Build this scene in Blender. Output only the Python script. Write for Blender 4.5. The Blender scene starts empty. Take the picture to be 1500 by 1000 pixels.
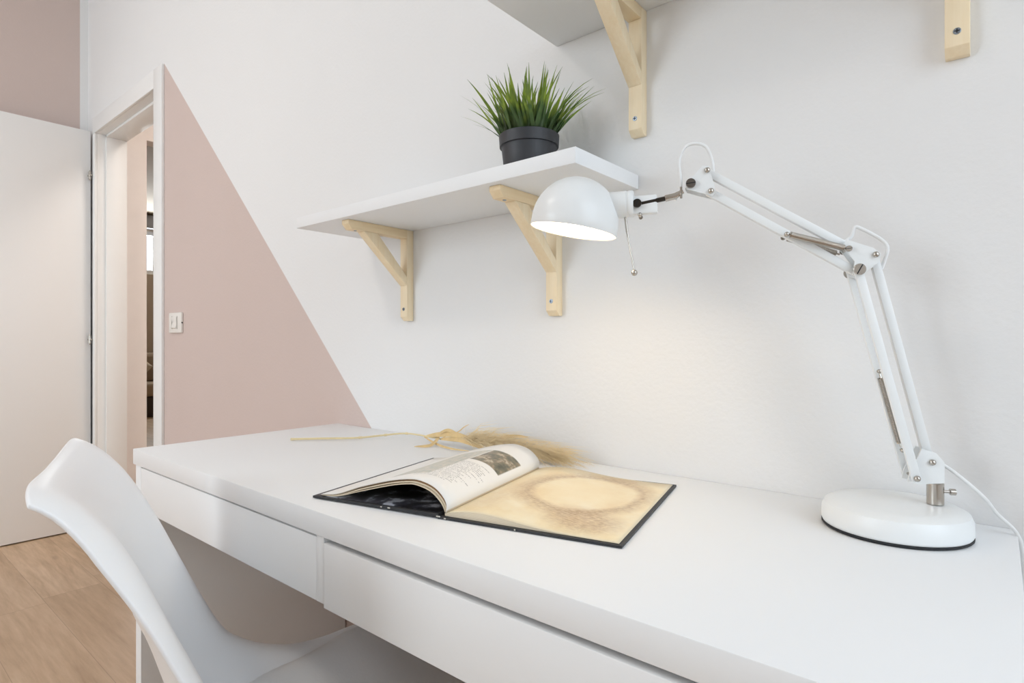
import bpy, bmesh, math, random
from mathutils import Vector, Matrix
from math import sin, cos, pi, radians
S = bpy.context.scene
LG = dict(right=23, front=63, ceil=35, hall=25, bulb=38, world=1.62, lounge=84)
COL = S.collection

# ------------------------------------------------------------------ helpers
def lin(c):
    def f(v):
        v /= 255.0
        return v / 12.92 if v <= .04045 else ((v + .055) / 1.055) ** 2.4
    return (f(c[0]), f(c[1]), f(c[2]), 1)

class N:
    """small node-tree writer"""
    def __init__(s, name):
        s.m = bpy.data.materials.new(name); s.m.use_nodes = True
        s.t = s.m.node_tree; s.b = s.t.nodes['Principled BSDF']; s.o = s.t.nodes['Material Output']
    def n(s, typ, ins=None, **kw):
        x = s.t.nodes.new(typ)
        for k, v in kw.items(): setattr(x, k, v)
        for k, v in (ins or {}).items():
            if isinstance(v, bpy.types.NodeSocket): s.t.links.new(v, x.inputs[k])
            else: x.inputs[k].default_value = v
        return x
    def set(s, **kw):
        for k, v in kw.items():
            k = k.replace('_', ' ')
            if isinstance(v, bpy.types.NodeSocket): s.t.links.new(v, s.b.inputs[k])
            else: s.b.inputs[k].default_value = v
    def math(s, op, a, b=0.0, c=0.0):
        x = s.n('ShaderNodeMath', {0: a, 1: b, 2: c}, operation=op); return x.outputs[0]
    def mix(s, f, a, b):
        x = s.n('ShaderNodeMix', data_type='RGBA')
        for k, v in ((0, f), (6, a), (7, b)):
            if isinstance(v, bpy.types.NodeSocket): s.t.links.new(v, x.inputs[k])
            else: x.inputs[k].default_value = v
        return x.outputs[2]
    def noise(s, vec, scale, detail=3, rough=.5):
        return s.n('ShaderNodeTexNoise', {'Vector': vec, 'Scale': scale, 'Detail': detail, 'Roughness': rough}).outputs['Fac']
    def ramp(s, f, stops):
        x = s.n('ShaderNodeValToRGB', {0: f}); e = x.color_ramp.elements
        while len(e) < len(stops): e.new(.5)
        for i, (p, c) in enumerate(stops): e[i].position = p; e[i].color = c
        return x.outputs[0]
    def rng(s, f, a, b, c=0.0, d=1.0):
        return s.n('ShaderNodeMapRange', {0: f, 1: a, 2: b, 3: c, 4: d}).outputs[0]
    def bump(s, h, strength, dist=.001):
        s.set(Normal=s.n('ShaderNodeBump', {'Height': h, 'Strength': strength, 'Distance': dist}).outputs[0])
    def obj(s): return s.n('ShaderNodeTexCoord').outputs['Object']
    def uv(s): return s.n('ShaderNodeTexCoord').outputs['UV']
    def xyz(s, v): return s.n('ShaderNodeSeparateXYZ', {0: v}).outputs

def plain(name, c, rough=.5, metal=0.0, var=.03, scale=14, bump=0.0, bscale=300, spec=.5, coat=0):
    m = N(name); v = m.obj()
    f = m.noise(v, scale, 4)
    c = lin(c)
    d = tuple(x * (1 - var) for x in c[:3]) + (1,); l = tuple(min(1, x * (1 + var)) for x in c[:3]) + (1,)
    m.set(Base_Color=m.mix(f, d, l), Roughness=rough, Metallic=metal)
    m.b.inputs['Specular IOR Level'].default_value = spec
    m.b.inputs['Coat Weight'].default_value = coat
    if bump: m.bump(m.noise(v, bscale, 3), bump)
    return m.m

def glow(name, c, strength):
    m = N(name)
    e = m.n('ShaderNodeEmission', {'Color': c, 'Strength': strength})
    m.t.links.new(e.outputs[0], m.o.inputs[0]); return m.m

class MB:
    """mesh builder in world-style coordinates"""
    def __init__(s): s.bm = bmesh.new(); s.uvl = None
    def box(s, x0, x1, y0, y1, z0, z1, bev=0.0, M=None, seg=2):
        b = bmesh.new()
        bmesh.ops.create_cube(b, size=1)
        for v in b.verts:
            v.co = Vector(((x0+x1)/2+v.co.x*(x1-x0), (y0+y1)/2+v.co.y*(y1-y0), (z0+z1)/2+v.co.z*(z1-z0)))
        if bev: bmesh.ops.bevel(b, geom=b.edges[:], offset=bev, segments=seg, profile=.5, affect='EDGES')
        if M: b.transform(M)
        s.merge(b); return s
    def merge(s, b):
        me = bpy.data.meshes.new('tmp'); b.to_mesh(me); b.free(); s.bm.from_mesh(me); bpy.data.meshes.remove(me)
    def tube(s, pts, r, n=10, cap=True, flat=None):
        pts = [Vector(p) for p in pts]; R = r if hasattr(r, '__len__') else [r]*len(pts)
        rings = []; up = None
        for i, p in enumerate(pts):
            t = (pts[min(i+1, len(pts)-1)] - pts[max(i-1, 0)]).normalized()
            if up is None:
                up = t.orthogonal().normalized() if flat is None else Vector(flat)
            a = (up - t*up.dot(t)).normalized(); up = a; b = t.cross(a)
            rings.append([s.bm.verts.new(p + (a*cos(2*pi*k/n) + b*sin(2*pi*k/n))*R[i]) for k in range(n)])
        for i in range(len(rings)-1):
            for k in range(n):
                s.bm.faces.new((rings[i][k], rings[i][(k+1) % n], rings[i+1][(k+1) % n], rings[i+1][k]))
        if cap:
            s.bm.faces.new(rings[0][::-1]); s.bm.faces.new(rings[-1])
        return s
    def lathe(s, prof, n=48, M=None, cap0=False, cap1=False):
        b = bmesh.new(); rings = []
        for r, z in prof:
            if r < 1e-6: rings.append([b.verts.new((0, 0, z))])
            else: rings.append([b.verts.new((r*cos(2*pi*k/n), r*sin(2*pi*k/n), z)) for k in range(n)])
        for A, B in zip(rings, rings[1:]):
            for k in range(n):
                q = [A[k % len(A)], A[(k+1) % len(A)], B[(k+1) % len(B)], B[k % len(B)]]
                u = []
                for v in q:
                    if v not in u: u.append(v)
                if len(u) > 2: b.faces.new(u)
        if cap0 and len(rings[0]) > 1: b.faces.new(rings[0][::-1])
        if cap1 and len(rings[-1]) > 1: b.faces.new(rings[-1])
        if M: b.transform(M)
        s.merge(b); return s
    def prism(s, poly, ax, a0, a1, bev=0.0, M=None):
        """poly: 2-D outline; extruded along axis ax ('x' -> poly is (y,z); 'y' -> (x,z); 'z' -> (x,y))"""
        b = bmesh.new()
        def P(p, a): return {'x': (a, p[0], p[1]), 'y': (p[0], a, p[1]), 'z': (p[0], p[1], a)}[ax]
        A = [b.verts.new(P(p, a0)) for p in poly]; B = [b.verts.new(P(p, a1)) for p in poly]
        k = len(poly)
        b.faces.new(A); b.faces.new(B[::-1])
        for i in range(k): b.faces.new((A[i], B[i], B[(i+1) % k], A[(i+1) % k]))
        bmesh.ops.recalc_face_normals(b, faces=b.faces[:])
        if bev: bmesh.ops.bevel(b, geom=b.edges[:], offset=bev, segments=2, profile=.5, affect='EDGES')
        if M: b.transform(M)
        s.merge(b); return s
    def grid(s, f, nu, nv, uv=True, flip=False):
        """f(u,v) -> point, u,v in 0..1"""
        if uv and s.uvl is None: s.uvl = s.bm.loops.layers.uv.new('UVMap')
        V = [[s.bm.verts.new(f(i/nu, j/nv)) for i in range(nu+1)] for j in range(nv+1)]
        for j in range(nv):
            for i in range(nu):
                q = [(i, j), (i+1, j), (i+1, j+1), (i, j+1)]
                if flip: q = q[::-1]
                fc = s.bm.faces.new([V[b][a] for a, b in q])
                if uv:
                    for lp, (a, b) in zip(fc.loops, q): lp[s.uvl].uv = (a/nu, b/nv)
        return s
    def build(s, name, mat, parent=None, smooth=True, origin=None, recalc=True, angle=40):
        if recalc: bmesh.ops.recalc_face_normals(s.bm, faces=s.bm.faces[:])
        o0 = Vector(origin) if origin is not None else (parent_loc(parent) if parent else Vector((0, 0, 0)))
        if o0.length: bmesh.ops.translate(s.bm, verts=s.bm.verts[:], vec=-o0)
        me = bpy.data.meshes.new(name); s.bm.to_mesh(me); s.bm.free()
        me.materials.append(mat)
        if smooth:
            me.polygons.foreach_set('use_smooth', [True]*len(me.polygons))
            me.set_sharp_from_angle(angle=radians(angle))
        o = bpy.data.objects.new(name, me); COL.objects.link(o)
        if parent: o.parent = parent
        elif origin is not None: o.location = o0
        return o

def parent_loc(p):
    v = Vector((0, 0, 0))
    while p: v += p.location; p = p.parent
    return v

def tag(o, label, cat, group=None, kind=None):
    o['label'] = label; o['category'] = cat
    if group: o['group'] = group
    if kind: o['kind'] = kind
    return o
def thing(name, label, cat, loc, group=None, kind=None):
    o = bpy.data.objects.new(name, None); COL.objects.link(o); o.location = loc; o.empty_display_size = .05
    return tag(o, label, cat, group, kind)
def spline(pts, k=8):
    P = [Vector(p) for p in pts]; P = [2*P[0]-P[1]] + P + [2*P[-1]-P[-2]]; out = []
    for i in range(1, len(P)-2):
        a, b, c, d = P[i-1:i+3]
        for j in range(k):
            t = j/k
            out.append(.5*((2*b) + (c-a)*t + (2*a-5*b+4*c-d)*t*t + (3*b-a-3*c+d)*t**3))
    out.append(P[-2]); return out
def frame(p, zdir, xhint=(1, 0, 0)):
    z = Vector(zdir).normalized(); x = Vector(xhint); x = (x - z*x.dot(z))
    if x.length < 1e-5: x = z.orthogonal()
    x.normalize(); y = z.cross(x)
    M = Matrix((x, y, z)).transposed().to_4x4(); M.translation = Vector(p); return M

# ------------------------------------------------------------------ materials
WHITE = (236, 234, 231); PINK = (203, 183, 172)
def wall_mat(name, pink=None):
    m = N(name); v = m.obj(); x = m.xyz(v)
    col = m.mix(m.noise(v, 1.3, 3), lin((235, 234, 233)), lin((239, 238, 237)))
    if pink:
        pk = m.mix(m.noise(v, 2, 3), lin((210, 191, 183)), lin((214, 196, 189)))
        if pink == 'diagonal':      # painted triangle under a straight diagonal edge
            g = m.math('SUBTRACT', x[2], m.math('MULTIPLY_ADD', x[0], -.9806, .8951))
            f = m.rng(g, -.002, .002, 1, 0)
            f = m.math('MULTIPLY', f, m.rng(x[0], -1.2640, -1.2635))
        else:                       # painted up to a narrow strip beside the corner
            f = m.rng(x[1], -.037, -.034, 1, 0)
        col = m.mix(f, col, pk)
    m.set(Base_Color=col, Roughness=.75)
    m.b.inputs['Specular IOR Level'].default_value = .25
    h = m.math('ADD', m.noise(v, 120, 3), m.math('MULTIPLY', m.noise(v, 28, 2), .8))
    m.bump(h, .28, .0016)
    return m.m
M_wall = plain('window_wall_paint', (245, 245, 244), .75, var=.01, bump=.1); M_wall_diag = wall_mat('wall_paint_diagonal', 'diagonal'); M_wall_pink = wall_mat('wall_paint_rose', 'strip')
M_ceil = plain('ceiling_paint', (246, 246, 245), .8, bump=.1)
M_hall = plain('hall_paint', (242, 234, 229), .75, bump=.1)
M_gap_shade = plain('fibreboard_gap_shade', (146, 126, 108), .85, var=.08, scale=40)  # fibreboard brown that also puts the shade of the drawer gaps into the colour
M_desk = plain('white_foil', (242, 242, 242), .52, var=.008, scale=5, bump=.03, bscale=500, spec=.35)
M_trim = plain('trim_enamel', (242, 241, 239), .4, var=.01)
M_door = plain('door_foil', (243, 241, 239), .42, var=.012, scale=3)
M_plastic = plain('chair_plastic', (251, 251, 252), .36, var=.003, spec=.5)
M_cush = plain('leatherette', (240, 239, 238), .45, var=.01, bump=.15, bscale=260)
M_lamp = plain('white_enamel', (238, 239, 238), .3, var=.008)
M_cord = plain('white_cord', (238, 238, 237), .45, var=.01)
M_black = plain('black_board', (38, 39, 42), .5, var=.2, scale=40)
M_rubber = plain('black_rubber', (30, 31, 34), .7)
M_metal = plain('nickel', (190, 184, 176), .22, 1.0, var=.08, scale=60)
M_dark = plain('dark_steel', (70, 66, 62), .3, 1.0, var=.1, scale=60)
M_zinc = plain('zinc_screw', (150, 160, 172), .32, 1.0, var=.1, scale=200)
M_pot = plain('pot_plastic', (52, 53, 57), .5, var=.06)
M_soil = plain('moss', (60, 66, 40), .9, var=.3, scale=90)
M_switch = plain('switch_plastic', (236, 231, 224), .35, var=.01)
M_frame = plain('window_enamel', (240, 240, 240), .35)

def wood(name, a, b, axis, ring=26):
    m = N(name); v = m.obj()
    sc = [1, 1, 1]; sc[axis] = .06
    mp = m.n('ShaderNodeMapping', {'Vector': v, 'Scale': sc}).outputs[0]
    f1 = m.noise(mp, ring*6, 4, .6); f2 = m.noise(mp, ring, 2)
    f = m.math('ADD', m.math('MULTIPLY', f1, .6), m.math('MULTIPLY', f2, .5))
    m.set(Base_Color=m.ramp(f, [(.25, lin(b)), (.75, lin(a))]), Roughness=.55); m.bump(f1, .1)
    return m.m
M_birch_y = wood('birch_y', (246, 226, 190), (234, 206, 162), 1)
M_birch_z = wood('birch_z', (248, 231, 200), (238, 214, 174), 2)
M_birch_d = wood('birch_d', (248, 231, 200), (238, 214, 174), 2)
M_leg = wood('beech', (214, 172, 122), (190, 146, 98), 2)

def floor_mat():
    m = N('oak_planks'); v = m.obj(); x = m.xyz(v)
    W, L = .19, 1.28
    row = m.math('FLOOR', m.math('DIVIDE', x[1], W))
    rr = m.n('ShaderNodeTexWhiteNoise', {'W': row}, noise_dimensions='1D').outputs[0]
    xs = m.math('ADD', x[0], m.math('MULTIPLY', rr, L))
    pl = m.math('FLOOR', m.math('DIVIDE', xs, L))
    idv = m.n('ShaderNodeCombineXYZ', {0: row, 1: pl, 2: 3.7}).outputs[0]
    r = m.n('ShaderNodeTexWhiteNoise', {'Vector': idv}, noise_dimensions='3D').outputs[0]
    # grain stretched along the board
    gv = m.n('ShaderNodeCombineXYZ', {0: m.math('MULTIPLY', x[0], .11), 1: x[1], 2: m.math('MULTIPLY', r, 9)}).outputs[0]
    warp = m.math('MULTIPLY', m.noise(gv, 9, 3), .05)
    gv2 = m.n('ShaderNodeCombineXYZ', {0: m.math('MULTIPLY', x[0], .1), 1: m.math('ADD', x[1], warp), 2: m.math('MULTIPLY', r, 9)}).outputs[0]
    g = m.noise(gv2, 60, 5, .62); g2 = m.noise(gv2, 13, 3)
    f = m.math('ADD', m.math('MULTIPLY', g, .5), m.math('MULTIPLY', g2, .5))
    c = m.ramp(f, [(.3, lin((160, 132, 102))), (.5, lin((197, 168, 138))), (.68, lin((219, 192, 164)))])
    c = m.mix(m.math('MULTIPLY', r, .42), c, lin((180, 150, 121)))
    # knots
    kv = m.n('ShaderNodeCombineXYZ', {0: m.math('MULTIPLY', x[0], 1.6), 1: m.math('MULTIPLY', x[1], 5.2)}).outputs[0]
    vo = m.n('ShaderNodeTexVoronoi', {'Vector': kv, 'Scale': 1.5, 'Randomness': 1}).outputs['Distance']
    c = m.mix(m.rng(vo, .03, .13, .55, 0), c, lin((112, 82, 60)))
    dy = m.math('ABSOLUTE', m.math('SUBTRACT', m.math('FRACT', m.math('DIVIDE', x[1], W)), .5))
    dx = m.math('ABSOLUTE', m.math('SUBTRACT', m.math('FRACT', m.math('DIVIDE', xs, L)), .5))
    e = m.math('MAXIMUM', m.rng(dy, .494, .499), m.rng(dx, .4988, .4998))
    c = m.mix(m.math('MULTIPLY', e, .45), c, lin((96, 72, 54)))
    m.set(Base_Color=c, Roughness=.42); m.bump(m.math('SUBTRACT', g, m.math('MULTIPLY', e, 2)), .12, .001)
    return m.m
M_floor = floor_mat()

def leaf_mat():
    m = N('grass_blade'); u = m.xyz(m.uv()); v = m.obj()
    t = m.math('ADD', u[1], m.math('MULTIPLY', m.math('SUBTRACT', m.noise(v, 35, 2), .5), .9))
    c = m.ramp(t, [(.0, lin((46, 66, 34))), (.42, lin((72, 100, 46))), (.72, lin((142, 164, 54))), (1.0, lin((104, 128, 62)))])
    m.set(Base_Color=c, Roughness=.45); return m.m
M_leaf = leaf_mat()

def page_left_mat():
    # a page of verses with one small dark landscape plate; u = spine -> edge, v = near -> far
    m = N('printed_verso'); x = m.xyz(m.uv()); U, Vv = x[0], x[1]
    paper = m.mix(m.noise(m.uv(), 3, 2), lin((240, 236, 230)), lin((246, 243, 239)))
    def rect(u0, u1, v0, v1, s=.004):
        a = m.math('MULTIPLY', m.rng(U, u0-s, u0+s), m.rng(U, u1-s, u1+s, 1, 0))
        b = m.math('MULTIPLY', m.rng(Vv, v0-s, v0+s), m.rng(Vv, v1-s, v1+s, 1, 0))
        return m.math('MULTIPLY', a, b)
    # text lines run across the page
    nl = 60
    row = m.math('FLOOR', m.math('MULTIPLY', Vv, nl))
    rw = m.n('ShaderNodeTexWhiteNoise', {'W': row}, noise_dimensions='1D').outputs[0]
    fr = m.math('FRACT', m.math('MULTIPLY', Vv, nl))
    band = m.math('MULTIPLY', m.rng(fr, .28, .36), m.rng(fr, .68, .76, 1, 0))
    wv = m.n('ShaderNodeCombineXYZ', {0: m.math('MULTIPLY', U, 130), 1: m.math('MULTIPLY', row, 7.31)}).outputs[0]
    word = m.rng(m.noise(wv, 1, 2), .44, .5)
    left = m.math('MULTIPLY_ADD', rw, .12, .075)        # ragged line ends
    ends = m.math('MULTIPLY', m.math('GREATER_THAN', U, left), m.math('LESS_THAN', U, .40))
    blk = m.math('MULTIPLY', m.math('GREATER_THAN', Vv, .10), m.math('LESS_THAN', Vv, .45))
    ink = m.math('MULTIPLY', m.math('MULTIPLY', band, word), m.math('MULTIPLY', ends, blk))
    c = m.mix(m.math('MULTIPLY', ink, .5), paper, lin((70, 66, 66)))
    # generic muted picture plate
    pv = m.n('ShaderNodeCombineXYZ', {0: m.math('MULTIPLY', U, 5.2), 1: m.math('MULTIPLY', Vv, 5)}).outputs[0]
    n1 = m.noise(pv, 2.6, 5, .6)
    pic = m.ramp(n1, [(.3, lin((72, 72, 60))), (.45, lin((112, 108, 88))), (.55, lin((150, 132, 108))), (.62, lin((206, 194, 170))), (.75, lin((120, 132, 122)))])
    c = m.mix(rect(.075, .305, .50, .77), c, pic)
    strip = m.ramp(m.noise(pv, 6, 2), [(.4, lin((186, 188, 178))), (.6, lin((214, 206, 192)))])
    c = m.mix(rect(.315, .60, .14, .78), c, strip)
    m.set(Base_Color=c, Roughness=.35); return m.m
def page_right_mat():
    # a full-page sepia wash: pale patch inside a loose brown brush ring (a plain stand-in)
    m = N('printed_recto'); uv = m.uv(); x = m.xyz(uv); U, Vv = x[0], x[1]
    wob = m.math('MULTIPLY', m.math('SUBTRACT', m.noise(uv, 5, 4), .5), .22)
    base = m.ramp(m.noise(uv, 3.5, 5, .6), [(.3, lin((236, 212, 168))), (.5, lin((245, 227, 190))), (.7, lin((250, 238, 210)))])
    def dist(cu, cv, su, sv, rot):
        a, b = m.math('SUBTRACT', U, cu), m.math('SUBTRACT', Vv, cv)
        p = m.math('ADD', m.math('MULTIPLY', a, cos(rot)/su), m.math('MULTIPLY', b, sin(rot)/su))
        q = m.math('ADD', m.math('MULTIPLY', a, -sin(rot)/sv), m.math('MULTIPLY', b, cos(rot)/sv))
        return m.math('ADD', m.math('SQRT', m.math('ADD', m.math('MULTIPLY', p, p), m.math('MULTIPLY', q, q))), wob)
    st = m.n('ShaderNodeCombineXYZ', {0: m.math('MULTIPLY', U, 3), 1: m.math('MULTIPLY', Vv, 12)}).outputs[0]
    hatch = m.noise(st, 9, 5, .7)
    d = dist(.56, .6, .34, .3, .5)
    ring = m.math('MULTIPLY', m.rng(d, .86, 1.02), m.rng(d, 1.04, 1.36, 1, 0))
    c = m.mix(m.rng(d, .4, .9, .55, 0), base, lin((252, 234, 196)))
    c = m.mix(m.math('MULTIPLY', ring, m.rng(hatch, .3, .66, .05, .85)), c, lin((166, 128, 86)))
    d2 = dist(.72, .2, .24, .17, -.3)
    c = m.mix(m.math('MULTIPLY', m.rng(d2, .5, 1.15, 1, 0), m.rng(hatch, .32, .64, .1, .78)), c, lin((164, 126, 88)))
    d3 = dist(.12, .3, .14, .3, 0)
    c = m.mix(m.math('MULTIPLY', m.rng(d3, .4, 1.2, 1, 0), m.rng(hatch, .35, .7, 0, .35)), c, lin((190, 148, 100)))
    edge = m.math('MINIMUM', m.math('MINIMUM', U, m.math('SUBTRACT', 1.0, U)), m.math('MINIMUM', Vv, m.math('SUBTRACT', 1.0, Vv)))
    c = m.mix(m.rng(edge, .012, .018, 1, 0), c, lin((238, 222, 190)))
    m.set(Base_Color=c, Roughness=.4); return m.m
M_pageL = page_left_mat(); M_pageR = page_right_mat()
def block_mat():
    m = N('page_edges'); z = m.xyz(m.obj())
    f = m.math('FRACT', m.math('MULTIPLY', z[2], 900))
    m.set(Base_Color=m.mix(f, lin((216, 196, 164)), lin((238, 226, 204))), Roughness=.7); return m.m
M_block = block_mat()
M_kraft = plain('brown_endpaper', (172, 134, 100), .7, var=.1)
M_straw = plain('straw', (230, 212, 168), .6, var=.14, scale=60)
M_plume = plain('plume', (234, 214, 174), .75, var=.16, scale=70)
M_husk = plain('husk', (222, 194, 142), .65, var=.2, scale=60)

def glass():
    m = N('window_glass')
    t = m.n('ShaderNodeBsdfTransparent', {'Color': (.97, .985, .98, 1)}); g = m.n('ShaderNodeBsdfGlossy', {'Roughness': .02})
    mx = m.n('ShaderNodeMixShader', {0: .06, 1: t.outputs[0], 2: g.outputs[0]})
    m.t.links.new(mx.outputs[0], m.o.inputs[0]); return m.m
M_glass = glass()

# ------------------------------------------------------------------ the room
ST = 'structure'
XL, XR, YF, H = -2.325, 2.9, -3.9, 3.0
DX0, DX1, DH = -2.15, -1.351, 2.05      # doorway
OX0, OX1 = DX0-.02, DX1+.02
w = MB()
w.box(XL, OX0, 0, .12, 0, H).box(OX0, OX1, 0, .12, DH+.02, H).box(OX1, XR+.1, 0, .12, 0, H)
tag(w.build('wall_back', M_wall_diag, smooth=False), 'white wall behind desk and shelves with dusty pink triangle under a diagonal edge', 'wall', kind=ST)
tag(MB().box(XL-.12, XL, YF, 0, 0, H).build('wall_left', M_wall_pink, smooth=False), 'dusty pink wall behind the open door, with white strip at corner', 'wall', kind=ST)
tag(MB().box(-2.32, XR+.1, YF-.1, 1.42, -.1, 0).build('floor', M_floor, smooth=False), 'light oak plank floor between door and desk', 'floor', kind=ST)
tag(MB().box(XL-.1, XR+.1, YF-.1, .12, H, H+.1).build('ceiling', M_ceil, smooth=False), 'plain white room ceiling above the shelves', 'ceiling', kind=ST)
# right wall and front wall, each with a window opening
WY0, WY1, WZ0, WZ1 = -1.6, -.12, .6, 2.6
w = MB(); w.box(XR, XR+.12, YF, WY0, 0, H).box(XR, XR+.12, WY1, 0, 0, H).box(XR, XR+.12, WY0, WY1, 0, WZ0).box(XR, XR+.12, WY0, WY1, WZ1, H)
tag(w.build('wall_right', M_wall, smooth=False), 'white window wall to the right of the desk', 'wall', kind=ST)
FX0, FX1 = -2.1, -.2
w = MB(); w.box(XL, FX0, YF-.12, YF, 0, H).box(FX1, XR, YF-.12, YF, 0, H).box(FX0, FX1, YF-.12, YF, 0, WZ0).box(FX0, FX1, YF-.12, YF, WZ1, H)
tag(w.build('wall_front', M_wall, smooth=False), 'white window wall opposite the desk', 'wall', kind=ST)
def window(name, axis, pos, a0, a1, z0, z1, label):
    c = ((a0+a1)/2)
    loc = (pos, c, z0) if axis == 'x' else (c, pos, z0)
    t = thing(name, label, 'window', loc, kind=ST)
    f = MB(); g = MB(); fw = .06
    def B(mb, p, q, r, s, d=.05):
        if axis == 'x': mb.box(pos-d/2, pos+d/2, p, q, r, s, .004 if d > .02 else 0)
        else: mb.box(p, q, pos-d/2, pos+d/2, r, s, .004 if d > .02 else 0)
    B(f, a0, a0+fw, z0, z1); B(f, a1-fw, a1, z0, z1); B(f, a0+fw, a1-fw, z0, z0+fw); B(f, a0+fw, a1-fw, z1-fw, z1); B(f, c-fw/2, c+fw/2, z0+fw, z1-fw)
    f.build('window_frame', M_frame, t)
    B(g, a0+fw, c-fw/2, z0+fw, z1-fw, .006); B(g, c+fw/2, a1-fw, z0+fw, z1-fw, .006)
    g.build('glass_pane', M_glass, t, smooth=False)
window('window_1', 'x', XR+.06, WY0, WY1, WZ0, WZ1, 'white framed double window in the right-hand wall')
window('window_2', 'y', YF-.06, FX0, FX1, WZ0, WZ1, 'white framed double window opposite the desk')

# door casing and lining
t = thing('trim_1', 'white moulded door frame around the open doorway', 'door frame', (DX1, 0, 0), kind=ST)
c = MB()
c.box(DX1, -1.26, -.012, 0, 0, DH+.08, .002).box(-2.20, DX0-.015, -.012, 0, 0, DH-.0005, .002).box(-2.20, DX1-.0005, -.012, 0, DH, DH+.08, .002)
c.build('casing', M_trim, t)
c = MB()
c.box(DX1, OX1, 0, .13, 0, DH+.02).box(OX0, DX0-.015, 0, .13, 0, DH+.02).box(OX0, OX1, 0, .13, DH, DH+.02)
c.box(DX0-.015, DX0, .036, .13, 0, DH-.012, .002).box(DX1-.012, DX1, .036, .13, 0, DH, .002).box(DX0, DX1-.012, .036, .13, DH-.013, DH, .002)
c.build('lining', M_trim, t)
# open door leaf
t = thing('door_1', 'plain white door leaf standing open along the left wall', 'door', (-2.25, -.45, .006), kind=ST)
MB().box(-2.262, -2.224, -.83, -.0135, .006, 2.069, .002).build('leaf', M_door, t)
for z in (1.835, .985):
    h = MB(); h.tube([(-2.207, -.021, z-.02), (-2.207, -.021, z+.02)], .0065, 10)
    h.tube([(-2.207, -.021, z+.02), (-2.207, -.021, z+.026)], [.004, .002], 10).tube([(-2.207, -.021, z-.026), (-2.207, -.021, z-.02)], [.002, .004], 10)
    h.tube([(-2.225, -.024, z), (-2.19, -.017, z)], .004, 8)
    h.build('hinge', M_metal, t)
hd = MB(); hd.tube([(-2.224, -.77, 1.02), (-2.17, -.77, 1.02), (-2.165, -.765, 1.02), (-2.165, -.65, 1.02)], .008, 10)
hd.lathe([(.024, 0), (.024, .008), (.01, .009)], 20, frame((-2.224, -.77, 1.02), (1, 0, 0)), cap0=True)
hd.build('handle', M_metal, t)

# hall and the room beyond it
hx = -2.22
w = MB(); w.box(hx-.1, hx, .12, .245, 0, 2.7).box(hx-.1, hx, 1.1, 1.32, 0, 2.7).box(hx-.1, hx, .245, 1.1, 2.09, 2.7)
tag(w.build('wall_hall', M_hall, smooth=False), 'pale hall wall seen through the doorway, with an opening in it', 'wall', kind=ST)
w = MB(); w.box(hx-.1, .7, 1.32, 1.42, 0, 2.7).box(.6, .7, .12, 1.32, 0, 2.7)
tag(w.build('wall_corridor', M_hall, smooth=False), 'pale corridor wall behind the back wall', 'wall', kind=ST)
tag(MB().box(XL-.12, .7, .12, 4.6, 2.72, 2.8).build('ceiling_hall', M_ceil, smooth=False), 'white ceiling over the hall', 'ceiling', kind=ST)
RX = -7.6
w = MB(); w.box(RX-.1, RX, -.9, 4.5, 0, 1.9).box(RX-.1, RX, -.9, 4.5, 2.5, 2.72).box(RX-.1, RX, -.9, 1.2, 1.9, 2.5).box(RX-.1, RX, 3.0, 4.5, 1.9, 2.5)
w.box(RX, hx-.1, -1.0, -.9, 0, 2.72).box(RX, hx-.1, 4.5, 4.6, 0, 2.72).box(hx-.1, hx, 1.42, 4.5, 0, 2.72).box(XL-.12, XL, 0, .12, 0, 2.72)
M_far = plain('far_room_paint', (206, 190, 172), .8)
tag(w.build('wall_lounge', M_far, smooth=False), 'beige walls of the far room seen through the doorway', 'wall', kind=ST)
tag(MB().box(RX-.1, -2.32, -1, 4.6, -.1, 0).build('floor_lounge', M_floor, smooth=False), 'oak floor of the far room beyond the hall', 'floor', kind=ST)
tag(MB().box(RX-.1, XL-.12, -1, 4.6, 2.72, 2.82).build('ceiling_lounge', M_far, smooth=False), 'beige ceiling of the far room beyond the hall', 'ceiling', kind=ST)
window('window_3', 'x', RX-.05, 1.2, 3.0, 1.9, 2.5, 'bright high window in the far room beyond the hall')
tag(MB().box(RX+.01, RX+.11, 1.1, 3.1, 2.52, 2.7, .01).build('roller_blind', plain('blind_grey', (150, 150, 156), .7), None, origin=(RX+.06, 2.1, 2.52)),
    'rolled grey blind above the far bright window', 'blind')
t = thing('sofa', 'beige sofa on a dark base in the far room beyond the hall', 'sofa', (-7.25, 2.1, 0))
M_sofa = plain('sofa_cloth', (176, 156, 134), .9, var=.06, bump=.3)
MB().box(-7.5, -6.95, 1.1, 3.2, 0, .26, .01).build('base', plain('dark_wood', (66, 54, 46), .6), t)
MB().box(-7.5, -6.93, 1.1, 3.2, .262, .44, .05, seg=3).build('seat', M_sofa, t)
MB().box(-7.55, -7.3, 1.1, 3.2, .44, .82, .06, seg=3).build('backrest', M_sofa, t)
cs = [('pale cream cushion against the sofa back, nearer the window end', 1.72, (214, 200, 180)), ('white cushion against the sofa back, in line with the opening', 2.15, (232, 224, 212))]
for lab, y, cc in cs:
    k = MB(); k.lathe([(0, -.06), (.12, -.05), (.19, 0), (.12, .05), (0, .06)], 4, frame((-7.14, y, .645), (1, 0, .25)))
    o = k.build('cushion', plain('cushion_cloth', cc, .9, var=.05), None, origin=(-7.1, y, .5)); tag(o, lab, 'cushion', 'cushions on the far sofa')

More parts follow.
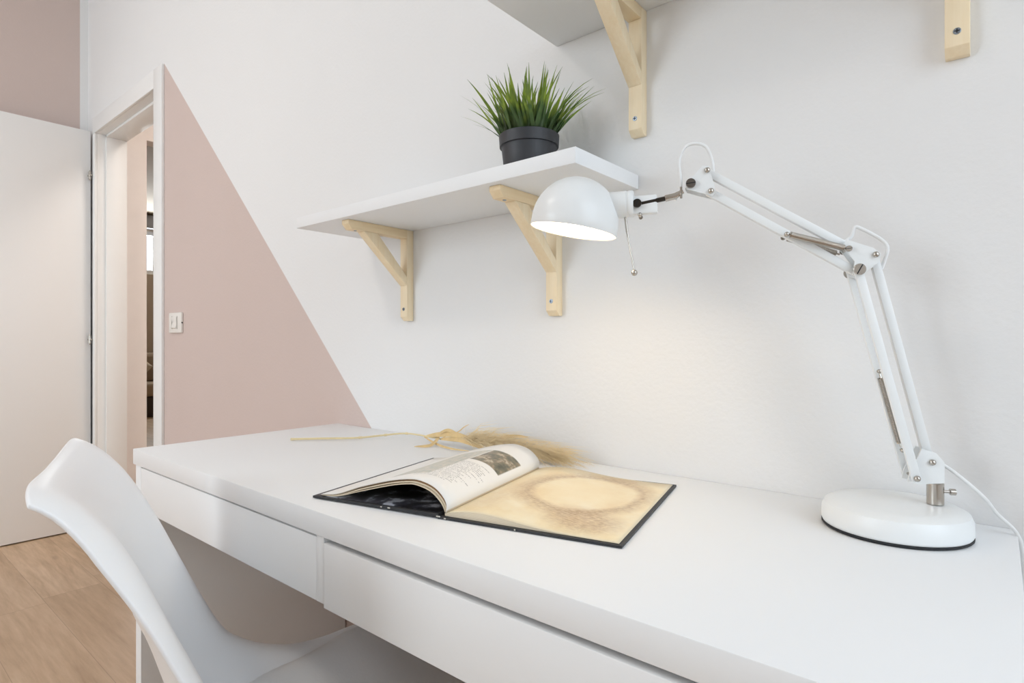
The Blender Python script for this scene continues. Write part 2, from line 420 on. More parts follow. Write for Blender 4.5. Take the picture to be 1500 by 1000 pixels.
# ------------------------------------------------------------------ light switch
t = thing('light_switch', 'square cream light switch on the pink wall beside the door frame', 'light switch', (-1.128, 0, 1.05))
MB().box(-1.19, -1.066, -.009, 0, 1.01, 1.091, .003).build('plate', M_switch, t)
k = MB(); k.prism([(-.0085, 1.027), (-.015, 1.03), (-.0105, 1.052), (-.0125, 1.073), (-.0085, 1.075)], 'x', -1.152, -1.106, .001)
k.build('rocker', M_switch, t)
M_gap = plain('switch_gap', (190, 184, 176), .6)
MB().box(-1.158, -1.1525, -.0098, -.0085, 1.025, 1.077).build('seam', M_gap, t)
MB().box(-1.1055, -1.1, -.0098, -.0085, 1.025, 1.077).build('seam', M_gap, t)
MB().tube([(-1.0675, -.0045, 1.05), (-1.065, -.0045, 1.05)], .003, 8).build('release_slot', M_dark, t)

# ------------------------------------------------------------------ desk
D, W, Z = .5, 1.42, .75
t = thing('desk', 'long white two-drawer desk against the wall', 'desk', (W/2, -D/2, 0))
tt = MB().box(0, W, -D, -.001, .718, Z, .0012).build('tabletop', M_desk, t)
MB().box(.039, 1.381, -D+.0185, -.055, .7165, .7182).build('underside', M_gap_shade, tt, smooth=False)  # thin brown sheet added to darken the gap above the drawers
MB().box(.008, .038, -.497, -.004, 0, .718, .001).build('side_panel', M_desk, t)
MB().box(1.382, 1.412, -.497, -.004, 0, .718, .001).build('side_panel', M_desk, t)
MB().box(.0382, 1.3818, -.05, -.032, .42, .716).build('back_rail', M_desk, t)
MB().box(.7, .7165, -.4945, -.06, .632, .718, .001).build('divider', M_desk, t)
def drawer(x0, x1, z0, z1, y, xb):
    d = MB().box(x0, x1, y, y+.016, z0, z1, .001).build('drawer', M_desk, t)
    b = MB(); xa, xe = xb
    b.box(xa, xe, y+.0161, y+.0179, z0+.004, z1-.0005).box(xa, xa+.012, y+.0181, -.075, z0+.006, z1-.012).box(xe-.012, xe, y+.0162, -.075, z0+.006, z1-.012).box(xa+.012, xe-.012, -.087, -.075, z0+.006, z1-.012).box(xa+.012, xe-.012, y+.0162, -.087, z0+.006, z0+.012)
    b.build('drawer_box', M_gap_shade, d, smooth=False)  # box painted brown, not white, to deepen the shade in the gaps
# parts are children of the thing: shift happens through their parents
drawer(.0405, .699, .6285, .7146, -.4975, (.05, .69))
MB().box(.6992, .7168, -.4974, -.4946, .6285, .7178, .0006).build('stop_strip', M_desk, t)
drawer(.7205, 1.380, .6255, .7112, -.5, (.73, 1.37))

# ------------------------------------------------------------------ shelves and brackets
def shelf(x0, x1, z, d, label):
    o = MB().box(x0, x1, -d, -.0005, z, z+.025, .0012).build('wall_shelf', M_desk, None, origin=((x0+x1)/2, -d/2, z))
    tag(o, label, 'shelf', 'white wall shelves over the desk')
Z1, Z2 = 1.244, 1.552
shelf(.127, .917, Z1, .2, 'lower white wall shelf, carrying the potted grass')
shelf(.740, 1.530, Z2, .202, 'upper white wall shelf at the top edge, with nothing visible on it')
BR = 'birch shelf brackets'
def screw(p, direction, r=.0042):
    s = MB(); M = frame(p, direction)
    s.lathe([(r, -.001), (r, .0004), (r*.85, .0011), (r*.3, .0013), (0, .0009)], 20, M)
    return s, M
def bracket(x, z, label):
    """origin: top of the bracket at the wall"""
    t = thing('shelf_bracket', label, 'shelf bracket', (x, 0, z), BR)
    hw, th = .0125, .020
    def B(poly, name, mat, bev=.0009):
        k = MB(); k.prism([(y, z+q) for y, q in poly], 'x', x-hw, x+hw, bev); return k.build(name, mat, t)
    B([(0, -.0003), (-th, -.0003), (-th, -.208), (-.010, -.218), (0, -.218)], 'upright', M_birch_z)
    B([(-th-.0002, -.0003), (-.184, -.0003), (-.184, -.009), (-.174, -.0205), (-th-.0002, -.0205)], 'arm', M_birch_y)
    B([(-.105, -.0207), (-.143, -.0207), (-.136, -.028), (-th-.0003, -.134), (-th-.0003, -.112)], 'brace', M_birch_d)
    s, M = screw((x, -th, z-.190), (0, -1, 0)); sc = s.build('screw', M_zinc, t)
    k = MB(); r = .0042
    k.box(-.0026, .0026, -.0006, .0006, .0009, .00155, 0, M).box(-.0006, .0006, -.0026, .0026, .0009, .00155, 0, M)
    k.build('cross_slot', M_rubber, sc, smooth=False)
    s, M = screw((x, -.158, z-.0205), (0, 0, -1), .0035); sc = s.build('screw', M_zinc, t)
    return t
b0 = bracket(.302, Z1, 'wooden bracket under the left end of the lower shelf, farthest left of all')
def copy_tree(o, parent=None):
    c = o.copy(); COL.objects.link(c)
    if parent: c.parent = parent
    for ch in list(o.children): copy_tree(ch, c)
    return c
for x, z, lab in ((.741, Z1, 'wooden bracket under the right end of the lower shelf, partly behind the lamp shade'),
                  (.920, Z2, 'wooden bracket under the upper shelf, above the lamp head and right of the plant'),
                  (1.363, Z2, 'wooden bracket at the top right corner of the view, cut off by the frame')):
    c = copy_tree(b0); c.location = (x, 0, z); c['label'] = lab

# ------------------------------------------------------------------ potted grass
random.seed(11)
px, py, pz = .750, -.1, Z1+.025
t = thing('potted_grass', 'artificial green grass in a dark grey pot on the lower shelf', 'plant', (px, py, pz), kind='thing')
P = Matrix.Translation((px, py, pz))
k = MB(); k.lathe([(0, .001), (.042, .001), (.044, .003), (.0500, .056), (.0500, .0575), (.0535, .058), (.0548, .077), (.0535, .078), (.0515, .077), (.0500, .064), (0, .064)], 56, P)
k.build('pot', M_pot, t)
k = MB(); k.lathe([(.0498, .0645), (.03, .068), (0, .070)], 32, P); k.build('moss', M_soil, t)
def blade(mb, base, az, lean, length, width, curl, twist=0):
    n = 7; pts = []; d = Vector((cos(az), sin(az), 0)); p = Vector(base); a = lean
    L = mb.uvl or mb.bm.loops.layers.uv.new('UVMap'); mb.uvl = L
    side = Vector((-sin(az+twist), cos(az+twist), 0)); prev = None
    for i in range(n+1):
        s = i/n; wd = width*(1-s**2.2)*(.75+.5*min(1, s*3))*.6 + .00012
        tn = d*sin(a) + Vector((0, 0, cos(a))); nr = tn.cross(side).normalized()
        row = [mb.bm.verts.new(p - side*wd), mb.bm.verts.new(p + nr*wd*.35), mb.bm.verts.new(p + side*wd)]
        if prev:
            for q in range(2):
                f = mb.bm.faces.new((prev[q], prev[q+1], row[q+1], row[q]))
                for lp, vv in zip(f.loops, ((i-1)/n, (i-1)/n, s, s)): lp[L].uv = (.5, vv)
        prev = row; p = p + tn*(length/n); a += curl/n
k = MB()
for i in range(150):
    r = .042*math.sqrt(random.random()); az = random.uniform(0, 2*pi)
    b = (px+r*cos(az), py+r*sin(az), pz+.060)
    az2 = az + random.uniform(-.9, .9); out = r/.042
    lean = random.uniform(.0, .2) + .55*out*random.uniform(.3, 1.0)
    length = random.uniform(.085, .138)*(1.03-.08*out)
    if sin(az2)*sin(lean)*length > .055: az2 = random.uniform(pi*1.05, 1.95*pi)
    blade(k, b, az2, lean, length, random.uniform(.0038, .0062), random.uniform(.0, .75)*(.3+out), random.uniform(-.6, .6))
for az, lean, ln, curl in ((.12, .62, .135, 1.0), (-.1, .5, .14, 1.05), (.35, .45, .14, 1.0), (pi+.1, .75, .155, .45), (pi-.25, .5, .15, .6), (pi+.3, .5, .16, .55), (-.4, .3, .125, .5), (pi-.05, .75, .14, .5)):
    blade(k, (px+.036*cos(az), py+.036*sin(az), pz+.06), az, lean, ln, .0032, curl)
k.build('grass_blades', M_leaf, t, recalc=False)

# ------------------------------------------------------------------ desk lamp (arm plane heads 24 degrees off the wall line)
PH = radians(24); LE = Vector((cos(PH), sin(PH), 0)); LN = Vector((-sin(PH), cos(PH), 0)); LO = Vector((1.346, -.072, 0))
def Q(s, z, off=0.0): return LO + LE*s + LN*off + Vector((0, 0, z))
t = thing('desk_lamp', 'white jointed desk lamp on a round base, switched on', 'lamp', (1.305, -.09, Z))
BC = Matrix.Translation((1.305, -.09, Z))
base = MB().lathe([(0, .004), (.0765, .004), (.0778, .007), (.0775, .020), (.0745, .0275), (.067, .0315), (.055, .0325), (0, .0328)], 72, BC).build('base', M_lamp, t)
MB().lathe([(0, .0004), (.0762, .0004), (.0775, .0015), (.0775, .0039), (0, .0039)], 72, BC).build('base_ring', M_rubber, t)
k = MB(); k.tube([Q(-.0015, .7835), Q(-.0015, .808)], .0088, 28); k.tube([Q(-.0015, .808), Q(-.0015, .8095)], [.0088, .0075], 28)
k.build('post', M_metal, t)
k = MB(); k.tube([Q(.006, .7985), Q(.0135, .7985)], .0018, 10); k.tube([Q(.0135, .7985), Q(.019, .7985)], .0038, 12)
k.build('post_knob', M_metal, t)
def plate(poly, off, th=.0022, name='bracket_plate'):
    k = MB(); A = [k.bm.verts.new(Q(s, z, off-th/2)) for s, z in poly]; B = [k.bm.verts.new(Q(s, z, off+th/2)) for s, z in poly]
    n = len(poly); k.bm.faces.new(A); k.bm.faces.new(B[::-1])
    for i in range(n): k.bm.faces.new((A[i], B[i], B[(i+1) % n], A[(i+1) % n]))
    return k.build(name, M_lamp, t)
# plates: foot, elbow, head
foot = [(-.0335, .810), (-.022, .8075), (.004, .8105), (.004, .835), (-.004, .845), (-.019, .850), (-.031, .822)]
elbow = [(-.1035, 1.094), (-.098, 1.101), (-.070, 1.090), (-.0615, 1.083), (-.0625, 1.074), (-.083, 1.055), (-.092, 1.058), (-.0895, 1.074)]
head = [(-.287, 1.186), (-.280, 1.190), (-.266, 1.205), (-.258, 1.204), (-.249, 1.170), (-.254, 1.165), (-.285, 1.176)]
for off in (-.0095, .0095):
    plate(foot, off); plate(elbow, off); plate(head, off)
def bar(a, b, off, wd=.0095, dp=.006, ext=.004):
    A, B = Vector((a[0], a[1])), Vector((b[0], b[1])); d = (B-A).normalized(); nn = Vector((-d.y, d.x))
    A = A-d*ext; B = B+d*ext
    k = MB(); R = []
    prof = [(-wd/2, -dp/2), (-wd/2, dp/2), (wd/2, dp/2), (wd/2, -dp/2)]
    for p in (A, B):
        R.append([k.bm.verts.new(Q(*(p+nn*u), off+v)) for u, v in prof])
    k.bm.faces.new(R[0]); k.bm.faces.new(R[1][::-1])
    for i in range(4): k.bm.faces.new((R[0][i], R[0][(i+1) % 4], R[1][(i+1) % 4], R[1][i]))
    bmesh.ops.bevel(k.bm, geom=k.bm.edges[:], offset=.0009, segments=2, profile=.5, affect='EDGES')
    return k.build('arm_bar', M_lamp, t)
FR, FL = (-.0085, .8345), (-.027, .816)          # foot pivots
ER, EL = (-.0672, 1.0815), (-.0876, 1.0631)      # elbow pivots
UT = (-.0955, 1.0935)                             # upper arm's top pivot at the elbow
HT, HB = (-.2600, 1.1985), (-.2555, 1.1714)      # head pivots
bar(ER, FR, 0, .0098, .0085)
bar(EL, FL, -.0155); bar(EL, FL, .0155)
bar(UT, HT, 0, .0098, .0085)
bar(EL, HB, -.0, .0098, .0085)
def bolt(s, z, o0, o1, r=.0036, name='bolt', mat=None, slot=False):
    k = MB(); k.tube([Q(s, z, o0+.003), Q(s, z, o1-.003)], r*.5, 10)
    k.lathe([(r, 0), (r*1.02, .001), (r*.8, .0028), (r*.35, .0036), (0, .0037)] if not slot else [(r, 0), (r, .0026), (r*.93, .003), (0, .003)], 24, frame(Q(s, z, o0+.003), -LN, LE), cap0=True)
    k.lathe([(r, 0), (r*1.02, .001), (r*.8, .0028), (0, .0036)], 20, frame(Q(s, z, o1-.003), LN, LE), cap0=True)
    b = k.build(name, mat or M_metal, t)
    if slot:
        j = MB(); M = frame(Q(s, z, o0+.003), -LN, LE) @ Matrix.Rotation(radians(slot), 4, 'Z')
        j.box(-r*.95, r*.95, -r*.09, r*.09, .0028, .0033, 0, M); j.build('slot', M_rubber, b, smooth=False)
    return b
bolt(*FR, -.0142, .0142); bolt(*FL, -.0225, .0225)
bolt(*ER, -.0142, .0142); bolt(*EL, -.0240, .0225, .0068, 'pivot_screw', None, 62)
bolt(*HT, -.0142, .0142); bolt(*HB, -.0142, .0142)
KN = (-.2805, 1.1825)
bolt(*KN, -.0155, .0155, .0062, 'pivot_screw', plain('grey_steel', (120, 114, 108), .35, 1), 5)
def spring(a, b, off0, off1, r=.0034, turns=46):
    A, B = Q(a[0], a[1], off0), Q(b[0], b[1], off1); d = (B-A).normalized(); x = d.orthogonal().normalized(); y = d.cross(x); L = (B-A).length
    k = MB(); pts = []; n = turns*8; e = .06
    for i in range(n+1):
        s = i/n; th = 2*pi*turns*s
        pts.append(A + d*(L*(e+(1-2*e)*s)) + x*(r*cos(th)) + y*(r*sin(th)))
    k.tube(pts, .00085, 5)
    k.tube([A, A+d*(L*e)], .0012, 6); k.tube([B-d*(L*e), B], .0012, 6)
    k.tube([A+d*(L*(e+.01)), B-d*(L*(e+.01))], r*.86, 12)
    return k.build('spring', M_metal, t)
SL, SR = (-.1660, 1.1115), (-.0970, 1.0895)
spring(SL, SR, -.011, -.011); spring((-.1655, 1.1110), (-.1010, 1.0860), .011, .011)
bolt(SL[0], SL[1]-.001, -.0160, .0160, .003, 'spring_pin'); bolt(*SR, -.0160, .0160, .0036, 'spring_pin', None, 10)
spring((-.0575, .9370), (-.0345, .8475), .0085, .0085, .0032, 54)
bolt(-.0585, .9400, .004, .021, .0026, 'spring_pin'); bolt(-.0335, .8440, .004, .021, .0026, 'spring_pin')
# head: link rod, hinge, socket, shade
HG = (-.349, 1.1610)
k = MB(); k.tube([Q(-.3475, 1.1612, -.006), Q(-.313, 1.1665, -.006)], .0032, 14); k.build('link_rod', M_dark, t)
k = MB(); k.tube([Q(-.313, 1.1665, -.006), Q(-.300, 1.1690, -.006), Q(-.290, 1.1745, -.006)], [.0044, .0042, .0030], 14)
k.tube([Q(-.2925, 1.1650, -.008), Q(-.2925, 1.1800, -.008)], .0016, 8); k.build('swivel', M_metal, t)
bolt(*HG, -.0150, .0105, .0058, 'pivot_screw', M_dark, 70)
AX = Vector((-.18, -.984)).normalized()             # shade axis in the arm plane, pointing out of the opening
RC = Vector((-.4375, 1.1308)); RR = .0606
axw = (LE*AX.x + Vector((0, 0, AX.y))).normalized(); C0 = Q(RC.x, RC.y)
MS = frame(C0, -axw, LN)
prof = [(RR, 0), (RR, .012)]
prof += [(RR*cos(a), .012 + RR*1.03*sin(a)) for a in [i*pi/2/16 for i in range(1, 17)]]
prof = [(r if r > 1e-5 else 0, z) for r, z in prof]
inn = [((RR-.0016)*cos(a) if a < pi/2-1e-6 else 0, .012 + (RR*1.03-.0016)*sin(a)) for a in [i*pi/2/16 for i in range(17)]] 
full = [(RR-.0016, 0)] + prof
shade = MB().lathe([(RR-.0016, 0), (RR-.0005, -.0008)] + prof, 72, MS).lathe([(RR-.0016, 0)] + inn, 72, MS).build('shade', M_lamp, t)
# bulb
BM = frame(Q(RC.x, RC.y) - axw*.026, -axw, LN)
M_bulb = glow('lit_bulb', (1.0, .75, .45, 1), LG['bulb'])
BULB = MB().lathe([(0, -.022), (.010, -.0205), (.018, -.014), (.0215, -.003), (.020, .008), (.014, .018), (.011, .026), (.011, .034), (0, .034)], 28, BM).build('bulb', M_bulb, t)
# socket: a cylinder entering the side of the dome
sd = (LE*.992 + Vector((0, 0, .02))).normalized()
SC = Q(-.398, 1.1630)
k = MB(); k.lathe([(0, 0), (.0175, 0), (.0180, .002), (.0180, .034), (.0172, .0345), (.0172, .0368), (.0180, .0373), (.0180, .0415), (.0165, .044), (0, .044)], 36, frame(SC, sd, LN)); k.build('socket', M_lamp, t)
k = MB(); k.box(-.0125, .0125, -.0035, .0085, 0, .034, .0025, frame(Q(-.357, 1.1600), sd, Vector((0, 0, 1)))); k.build('socket_clip', M_lamp, t)
bolt(-.3455, 1.1465, -.0115, .0115, .0028)
k = MB(); k.tube([Q(-.3655, 1.1455), Q(-.3632, 1.1260)], .0019, 10); k.tube([Q(-.3632, 1.1260), Q(-.3538, 1.0735)], .0016, 10)
k.lathe([(0, -.0044), (.0026, -.0036), (.0042, -.0012), (.0042, .0012), (.0026, .0036), (0, .0044)], 16, frame(Q(-.3535, 1.0700), (0, 0, 1)))
k.build('handle', M_metal, t)
# cords
k = MB(); k.tube(spline([Q(-.300, 1.166), Q(-.2945, 1.1746), Q(-.2930, 1.190), Q(-.2950, 1.2174), Q(-.2871, 1.2348), Q(-.2732, 1.238), Q(-.2604, 1.2315), Q(-.2536, 1.2138), Q(-.2519, 1.199)]), .0021, 10)
k.build('cord_loop', M_cord, t)
k = MB(); k.tube(spline([Q(-.103, 1.0985), Q(-.0961, 1.1016), Q(-.0905, 1.1068), Q(-.0872, 1.1172), Q(-.080, 1.1155), Q(-.0589, 1.1015), Q(-.0516, 1.0912), Q(-.0538, 1.078), Q(-.058, 1.065)]), .0021, 10)
k.build('cord_loop', M_cord, t)
k = MB(); k.tube(spline([Q(-.006, .841), Q(.0015, .8336), Q(.0193, .8209), Q(.0466, .7954), Vector((1.401, -.036, .774)), Vector((1.419, -.030, .7525)), Vector((1.4245, -.032, .725)), Vector((1.4245, -.03, .66)), Vector((1.426, -.03, .45)), Vector((1.432, -.03, .2)), Vector((1.44, -.05, .02)), Vector((1.5, -.06, .004)), Vector((1.6, -.02, .004))], 10), .0021, 10)
k.build('power_cord', M_cord, t)

# ------------------------------------------------------------------ open book
ang = radians(13.2); BU = Vector((cos(ang), sin(ang), 0)); BV = Vector((-sin(ang), cos(ang), 0)); BO = Vector((.859, -.415, Z))
def K(u, v, z): return BO + BU*u + BV*v + Vector((0, 0, z))
t = thing('open_book', 'open hardcover art book lying on the desk in front of the lamp', 'book', BO)
HB_ = .297
def slab(f0, f1, us, vs, name, mat, nu=12):
    """solid sheet between two height profiles"""
    k = MB(); k.grid(lambda a, b: K(us(a, b), vs(b), f1(a)), nu, 6, False); k.grid(lambda a, b: K(us(a, b), vs(b), f0(a)), nu, 6, False, True)
    bmesh.ops.remove_doubles(k.bm, verts=k.bm.verts[:], dist=1e-6)
    e = [x for x in k.bm.edges if x.is_boundary]
    bmesh.ops.bridge_loops(k.bm, edges=e)
    return k.build(name, mat, t)
vv = lambda b: -.003 + (HB_+.006)*b
slab(lambda a: .0012+.0010*a, lambda a: .0042+.0030*a, lambda a, b: -.2225+.2165*a, vv, 'cover', M_black)['label'] = 'black left cover board'
slab(lambda a: .0006, lambda a: .0036, lambda a, b: .006+.2275*a, vv, 'cover', M_black)['label'] = 'black right cover board'
slab(lambda a: .0003+.0006*sin(pi*a), lambda a: .0040, lambda a, b: -.0062+.0124*a, vv, 'spine', M_black)
# worn pale nicks on the board edges and the head of the spine
M_bare = plain('bare_board', (206, 200, 190), .8)
for u, z, s in ((-.085, .0042, .004), (-.098, .004, .0024), (-.006, .0035, .006), (.004, .002, .003), (.103, .0022, .0018)):
    k = MB(); k.box(-s/2, s/2, -.0006, .0003, -.0008, .0008, .0002, frame(K(u, -.003, z), (0, 0, 1), BU)); k.build('worn_edge', M_bare, t)
# left: pages standing in an arch and lying out to the left
def arch(pts):
    P = spline([(u, z, 0) for u, z in pts], 10); L = [0]
    for a, b in zip(P, P[1:]): L.append(L[-1]+(b-a).length)
    def f(s):
        s *= L[-1]
        for i in range(len(L)-1):
            if s <= L[i+1]+1e-9:
                q = (s-L[i])/(L[i+1]-L[i]); p = P[i].lerp(P[i+1], q); return p.x, p.y
        return P[-1].x, P[-1].y
    return f
top = arch([(.0012, .0072), (.0024, .018), (-.0040, .0285), (-.0175, .0388), (-.038, .0446), (-.0565, .0446), (-.0881, .0390), (-.1382, .0252), (-.180, .0105), (-.213, .0055)])
mid = arch([(.0015, .0080), (.0005, .016), (-.0060, .0255), (-.0195, .0355), (-.040, .0412), (-.0575, .0412), (-.0881, .0358), (-.1382, .0222), (-.180, .0085), (-.213, .0046)])
low = arch([(-.0005, .0075), (-.003, .014), (-.0105, .0230), (-.0240, .0322), (-.043, .0372), (-.0590, .0372), (-.0881, .0318), (-.1382, .0185), (-.180, .0068), (-.212, .0040)])
def curl(f, name, mat, w0=.004, w1=.293, thick=.0006):
    k = MB(); k.grid(lambda a, b: K(f(a)[0], w0+(w1-w0)*b, f(a)[1]), 64, 10, True)
    o = k.build(name, mat, t, recalc=False)
    s = o.modifiers.new('thickness', 'SOLIDIFY'); s.thickness = thick; s.offset = -1
    return o
def off_arch(f, d):
    return lambda s: (f(s)[0]-d*.5*(1-s), f(s)[1]-d)
curl(top, 'printed_page', M_pageL, .003, .294, .0005)['label'] = 'left page with verses and a small dark picture'
curl(off_arch(top, .0011), 'page_leaf', M_block, .0045, .293, .0006)
curl(mid, 'page_leaf', M_kraft, .005, .292, .0006)['label'] = 'brown leaf edge'
curl(off_arch(mid, .0014), 'page_leaf', M_block, .004, .293, .0016)
curl(low, 'page_leaf', M_block, .0035, .2935, .0010)
# pale blotches on the dark inside of the left cover
m = N('dark_endpaper'); nv = m.noise(m.obj(), 26, 5, .62)
m.set(Base_Color=m.ramp(nv, [(.46, lin((26, 26, 32))), (.55, lin((74, 76, 88))), (.61, lin((186, 190, 202)))]), Roughness=.3)
slab(lambda a: .0044+.0030*a, lambda a: .0047+.0030*a, lambda a, b: -.2165+.207*a, lambda b: .001+.291*b, 'endpaper', m.m)
# right: page block
def rz(a): return .0042 + .0085*math.exp(-((a-.22)/.30)**2)*(1-math.exp(-a*14)) + .0030*(1-a)**3
slab(lambda a: .0038, lambda a: rz(a)-.0005, lambda a, b: .0008+.2277*a, lambda b: .002+.2925*b, 'page_block', M_block, 30)
k = MB(); k.grid(lambda a, b: K(.0008+.2282*a, .0018+.2930*b, rz(a)+.0001), 30, 8, True)
o = k.build('printed_page', M_pageR, t, recalc=False); o['label'] = 'right page filled with a sepia wash drawing'
s = o.modifiers.new('thickness', 'SOLIDIFY'); s.thickness = .0005; s.offset = -1

# ------------------------------------------------------------------ dried grass stem
random.seed(5)
t = thing('dried_reed', 'dried straw-coloured reed with feathery plume lying behind the open book', 'dried plant', (.37, -.10, Z))
stem = spline([(.170, -.238, .7545), (.214, -.189, .7545), (.270, -.136, .755), (.298, -.083, .757), (.327, -.046, .760), (.374, -.042, .762), (.445, -.047, .762), (.51, -.055, .764), (.60, -.052, .768), (.72, -.048, .768)], 8)
k = MB(); k.tube(stem, [.0026-.0012*i/len(stem) for i in range(len(stem))], 8)
for i in (0, 17, 25, 34):
    k.tube([stem[i], stem[i+1]], [.0030, .0028], 8)
k.build('stem', M_straw, t)
def ribbon(mb, pts, wd, n=8):
    P = spline(pts, n); m_ = len(P); prev = None
    for i, p in enumerate(P):
        tn = (P[min(i+1, m_-1)]-P[max(i-1, 0)]).normalized(); sdv = tn.cross(Vector((.3, -.8, .5))).normalized()
        q = i/(m_-1); ww = wd*(sin(pi*min(1, q*.85+.12))**.8)+.0002
        row = [mb.bm.verts.new(p-sdv*ww), mb.bm.verts.new(p+tn.cross(sdv)*ww*.3), mb.bm.verts.new(p+sdv*ww)]
        if prev:
            for j in range(2): mb.bm.faces.new((prev[j], prev[j+1], row[j+1], row[j]))
        prev = row
for pts, wd in (([(.41, -.045, .762), (.46, -.05, .772), (.52, -.055, .778), (.57, -.05, .770)], .006),
                ([(.42, -.045, .764), (.455, -.05, .766), (.47, -.085, .7545), (.452, -.115, .7535)], .0045),
                ([(.44, -.045, .766), (.48, -.05, .783), (.505, -.05, .781), (.54, -.05, .768)], .0035),
                ([(.47, -.05, .766), (.515, -.05, .782), (.535, -.05, .795), (.548, -.048, .802)], .0014),
                ([(.40, -.042, .760), (.47, -.07, .7555), (.53, -.085, .7545), (.58, -.08, .7545)], .0022),
                ([(.56, -.05, .770), (.62, -.05, .780), (.67, -.048, .790), (.705, -.046, .7915)], .0042),
                ([(.47, -.055, .764), (.53, -.06, .770), (.58, -.06, .764), (.63, -.07, .757)], .0055)):
    b = MB(); ribbon(b, pts, wd); b.build('leaf', M_husk, t, recalc=False)
k = MB()
for i in range(1500):
    q = random.random(); x = .535 + .235*q
    z = .760 + .012*(1-q); a = random.gauss(0, .45); el = random.uniform(-.15, .75)*(1-.35*q)
    L = random.uniform(.035, .095); y = -.052 + random.uniform(-.008, .008)
    d = Vector((cos(a)*cos(el), sin(a)*cos(el)*.75, sin(el)))
    p0 = Vector((x, y, z)); p1 = p0+d*L*.5; p2 = p0+d*L+Vector((.008, 0, -L*.24))
    p = []
    for v in (p0, p1, p2):
        v.z = max(v.z, .7515); v.y = min(v.y, -.004); p.append(v)
    sdv = Vector((0, .4, 1)).cross(d).normalized() if abs(d.z) < .99 else Vector((1, 0, 0))
    up = d.cross(sdv).normalized(); wd = random.uniform(.00025, .0006)
    prev = None
    for j, v in enumerate(p):
        ww = wd*(1, .8, .15)[j]; row = [k.bm.verts.new(v-up*ww), k.bm.verts.new(v+up*ww)]
        if prev: k.bm.faces.new((prev[0], prev[1], row[1], row[0]))
        prev = row
k.build('plume', M_plume, t, recalc=False)

# ------------------------------------------------------------------ chair
CA = radians(19); CF = Vector((sin(CA), cos(CA), 0)); CR = Vector((cos(CA), -sin(CA), 0)); CM = Vector((.53, -.74, 0))
def G(d, r, z): return CM + CF*d + CR*r + Vector((0, 0, z))
t = thing('shell_chair', 'white moulded shell chair pushed up to the desk', 'chair', G(.27, 0, 0))
rim = [(-.009, .8313), (.005, .8255), (.024, .814), (.048, .791), (.068, .763), (.105, .697), (.134, .635), (.164, .570), (.195, .511), (.219, .486), (.261, .461), (.31, .447), (.36, .447), (.41, .455), (.47, .459), (.525, .453), (.55, .432)]
RP = spline([(d, z, 0) for d, z in rim], 8)
cum = [0]
for a, b in zip(RP, RP[1:]): cum.append(cum[-1]+(b-a).length)
def prof_at(v):
    s = v*cum[-1]
    for i in range(len(RP)-1):
        if s <= cum[i+1]+1e-9:
            q = (s-cum[i])/(cum[i+1]-cum[i]); p = RP[i].lerp(RP[i+1], q)
            j = max(0, i-3); l = min(len(RP)-1, i+4); tn = (RP[l]-RP[j]).normalized(); return p, tn
    return RP[-1], (RP[-1]-RP[-4]).normalized()
def interp(x, tab):
    for (a, b), (c, d) in zip(tab, tab[1:]):
        if x <= c:
            q = max(0, (x-a)/(c-a)); q = q*q*(3-2*q); return b+(d-b)*q
    return tab[-1][1]
def shell(u, v, lift=0.0):
    U = 2*u-1; a = abs(U)
    v = v + .015*(a**9)*max(0, 1-v/.2)**2          # rounded upper corners
    v = v - .030*(a**8)*max(0, 1-(1-v)/.2)**2        # rounded front corners
    p, tn = prof_at(v); nx, nz = -tn.y, tn.x      # normal towards the sitter
    bowl = interp(v, [(0, .012), (.12, .028), (.3, .058), (.5, .074), (.66, .056), (.86, .028), (1, .008)])
    lip = interp(v, [(0, .010), (.14, .022)])
    g = -bowl*(1-a*a)**1.5 - lip*max(0, (a-.72)/.28)**2 + .008
    hw = interp(v, [(0, .198), (.08, .200), (.45, .198), (.7, .205), (1, .190)])
    g += lift
    return G(p.x + nx*g, U*hw, p.y + nz*g)
k = MB(); k.grid(lambda u, v: shell(u, v), 44, 56, False)
o = k.build('seat_shell', M_plastic, t, recalc=False, angle=80)
s = o.modifiers.new('thickness', 'SOLIDIFY'); s.thickness = .006; s.offset = 0
s = o.modifiers.new('soft_edge', 'BEVEL'); s.width = .0025; s.segments = 3; s.limit_method = 'ANGLE'; s.angle_limit = radians(50)
def cush(u, v):
    a = min(1, 7*min(u, 1-u, 1-v, .2+v)); h = -.006 + .003*a + .020*math.sqrt(max(0, 1-(1-a)**2))*min(1, v*2.2)**1.5
    U = 2*u-1; V = 2*v-1; rr = 1-.16*abs(V)**3
    return shell(.5+(u-.5)*.86*rr*(.60+.40*min(1, v*1.6)), .46+.51*v, h)
k = MB(); k.grid(cush, 30, 24, False); o = k.build('seat_cushion', M_cush, t, recalc=False, angle=80)
s = o.modifiers.new('thickness', 'SOLIDIFY'); s.thickness = .003; s.offset = -1
k = MB()
sm = G(.27, 0, 0)
k.box(-.06, .06, -.06, .06, .352, .366, .004, frame(sm, (0, 0, 1), CR)); k.tube([sm+Vector((0, 0, .36)), sm+Vector((0, 0, .392))], .045, 24)
k.build('seat_mount', M_plastic, t)
for a in (45, 135, 225, 315):
    d = CF*cos(radians(a)) + CR*sin(radians(a))
    tp = sm + d*.055 + Vector((0, 0, .375)); bt = sm + d*.265
    k = MB(); k.tube([bt+Vector((0, 0, .001)), bt.lerp(tp, .5)+Vector((0, 0, .01)), tp], [.011, .017, .019], 20); k.build('leg', M_leg, t)

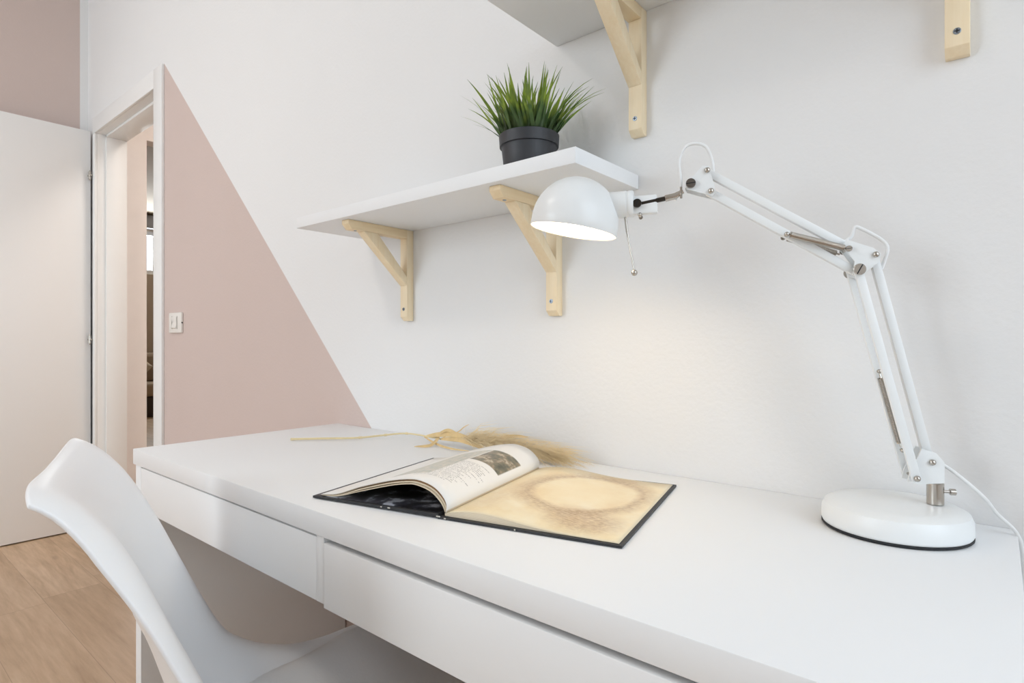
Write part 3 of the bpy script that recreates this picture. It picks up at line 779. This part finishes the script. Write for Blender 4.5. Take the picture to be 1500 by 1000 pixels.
# ------------------------------------------------------------------ lamps that light the place
t = thing('ceiling_lamp', 'round white ceiling lamp in the middle of the room', 'lamp', (-.6, -1.7, H))
MB().lathe([(0, 0), (.2, 0), (.2, -.03), (.19, -.034), (0, -.034)], 48, Matrix.Translation((-.6, -1.7, H-.0005))).build('housing', M_lamp, t)
M_cl = glow('ceiling_diffuser', (1.0, .93, .86, 1), LG['ceil'])
MB().lathe([(0, -.075), (.10, -.068), (.16, -.052), (.188, -.0345), (0, -.0345)], 48, Matrix.Translation((-.6, -1.7, H))).build('diffuser', M_cl, t)
t = thing('ceiling_lamp', 'round warm lamp on the hall ceiling', 'lamp', (-.7, .72, 2.72))
MB().lathe([(0, 0), (.29, 0), (.29, -.02), (0, -.02)], 40, Matrix.Translation((-.7, .72, 2.7195))).build('housing', M_lamp, t)
MB().lathe([(0, -.06), (.2, -.05), (.28, -.0205), (0, -.0205)], 40, Matrix.Translation((-.7, .72, 2.72))).build('diffuser', glow('hall_diffuser', (1.0, .93, .86, 1), LG['hall']), t)

def area(name, loc, direction, sx, sy, power, color):
    l = bpy.data.lights.new(name, 'AREA'); l.shape = 'RECTANGLE'; l.size = sx; l.size_y = sy; l.energy = power; l.color = color
    o = bpy.data.objects.new(name, l); COL.objects.link(o); o.location = loc
    o.rotation_euler = Vector(direction).to_track_quat('-Z', 'Y').to_euler(); return o
area('daylight_right', (XR+.16, (WY0+WY1)/2, (WZ0+WZ1)/2), (-1, 0, -.55), WY1-WY0, WZ1-WZ0, LG['right'], (.78, .88, 1))
area('daylight_front', ((FX0+FX1)/2, YF-.16, (WZ0+WZ1)/2), (0, 1, -.55), FX1-FX0, WZ1-WZ0, LG['front'], (.83, .92, 1))
area('daylight_lounge', (RX-.12, 2.1, 2.2), (1, 0, -.2), 1.7, .6, LG['lounge'], (.9, .95, 1))
W_ = bpy.data.worlds.new('sky'); S.world = W_; W_.use_nodes = True
bg = W_.node_tree.nodes['Background']; bg.inputs[0].default_value = (.80, .89, 1, 1); bg.inputs[1].default_value = LG['world']

# ------------------------------------------------------------------ camera
cam = bpy.data.cameras.new('camera'); cam.sensor_width = 36; cam.lens = 851.2/1500*36; cam.clip_start = .02
co = bpy.data.objects.new('camera', cam); COL.objects.link(co)
co.location = (1.4019, -.9280, .9772); co.rotation_euler = (pi/2, 0, radians(39.9))
cam.shift_y = -.6/1500
S.camera = co
S.view_settings.view_transform = 'Standard'; S.view_settings.look = 'None'; S.view_settings.gamma = 1; S.view_settings.use_curve_mapping = False
S.view_settings.exposure = -0.04
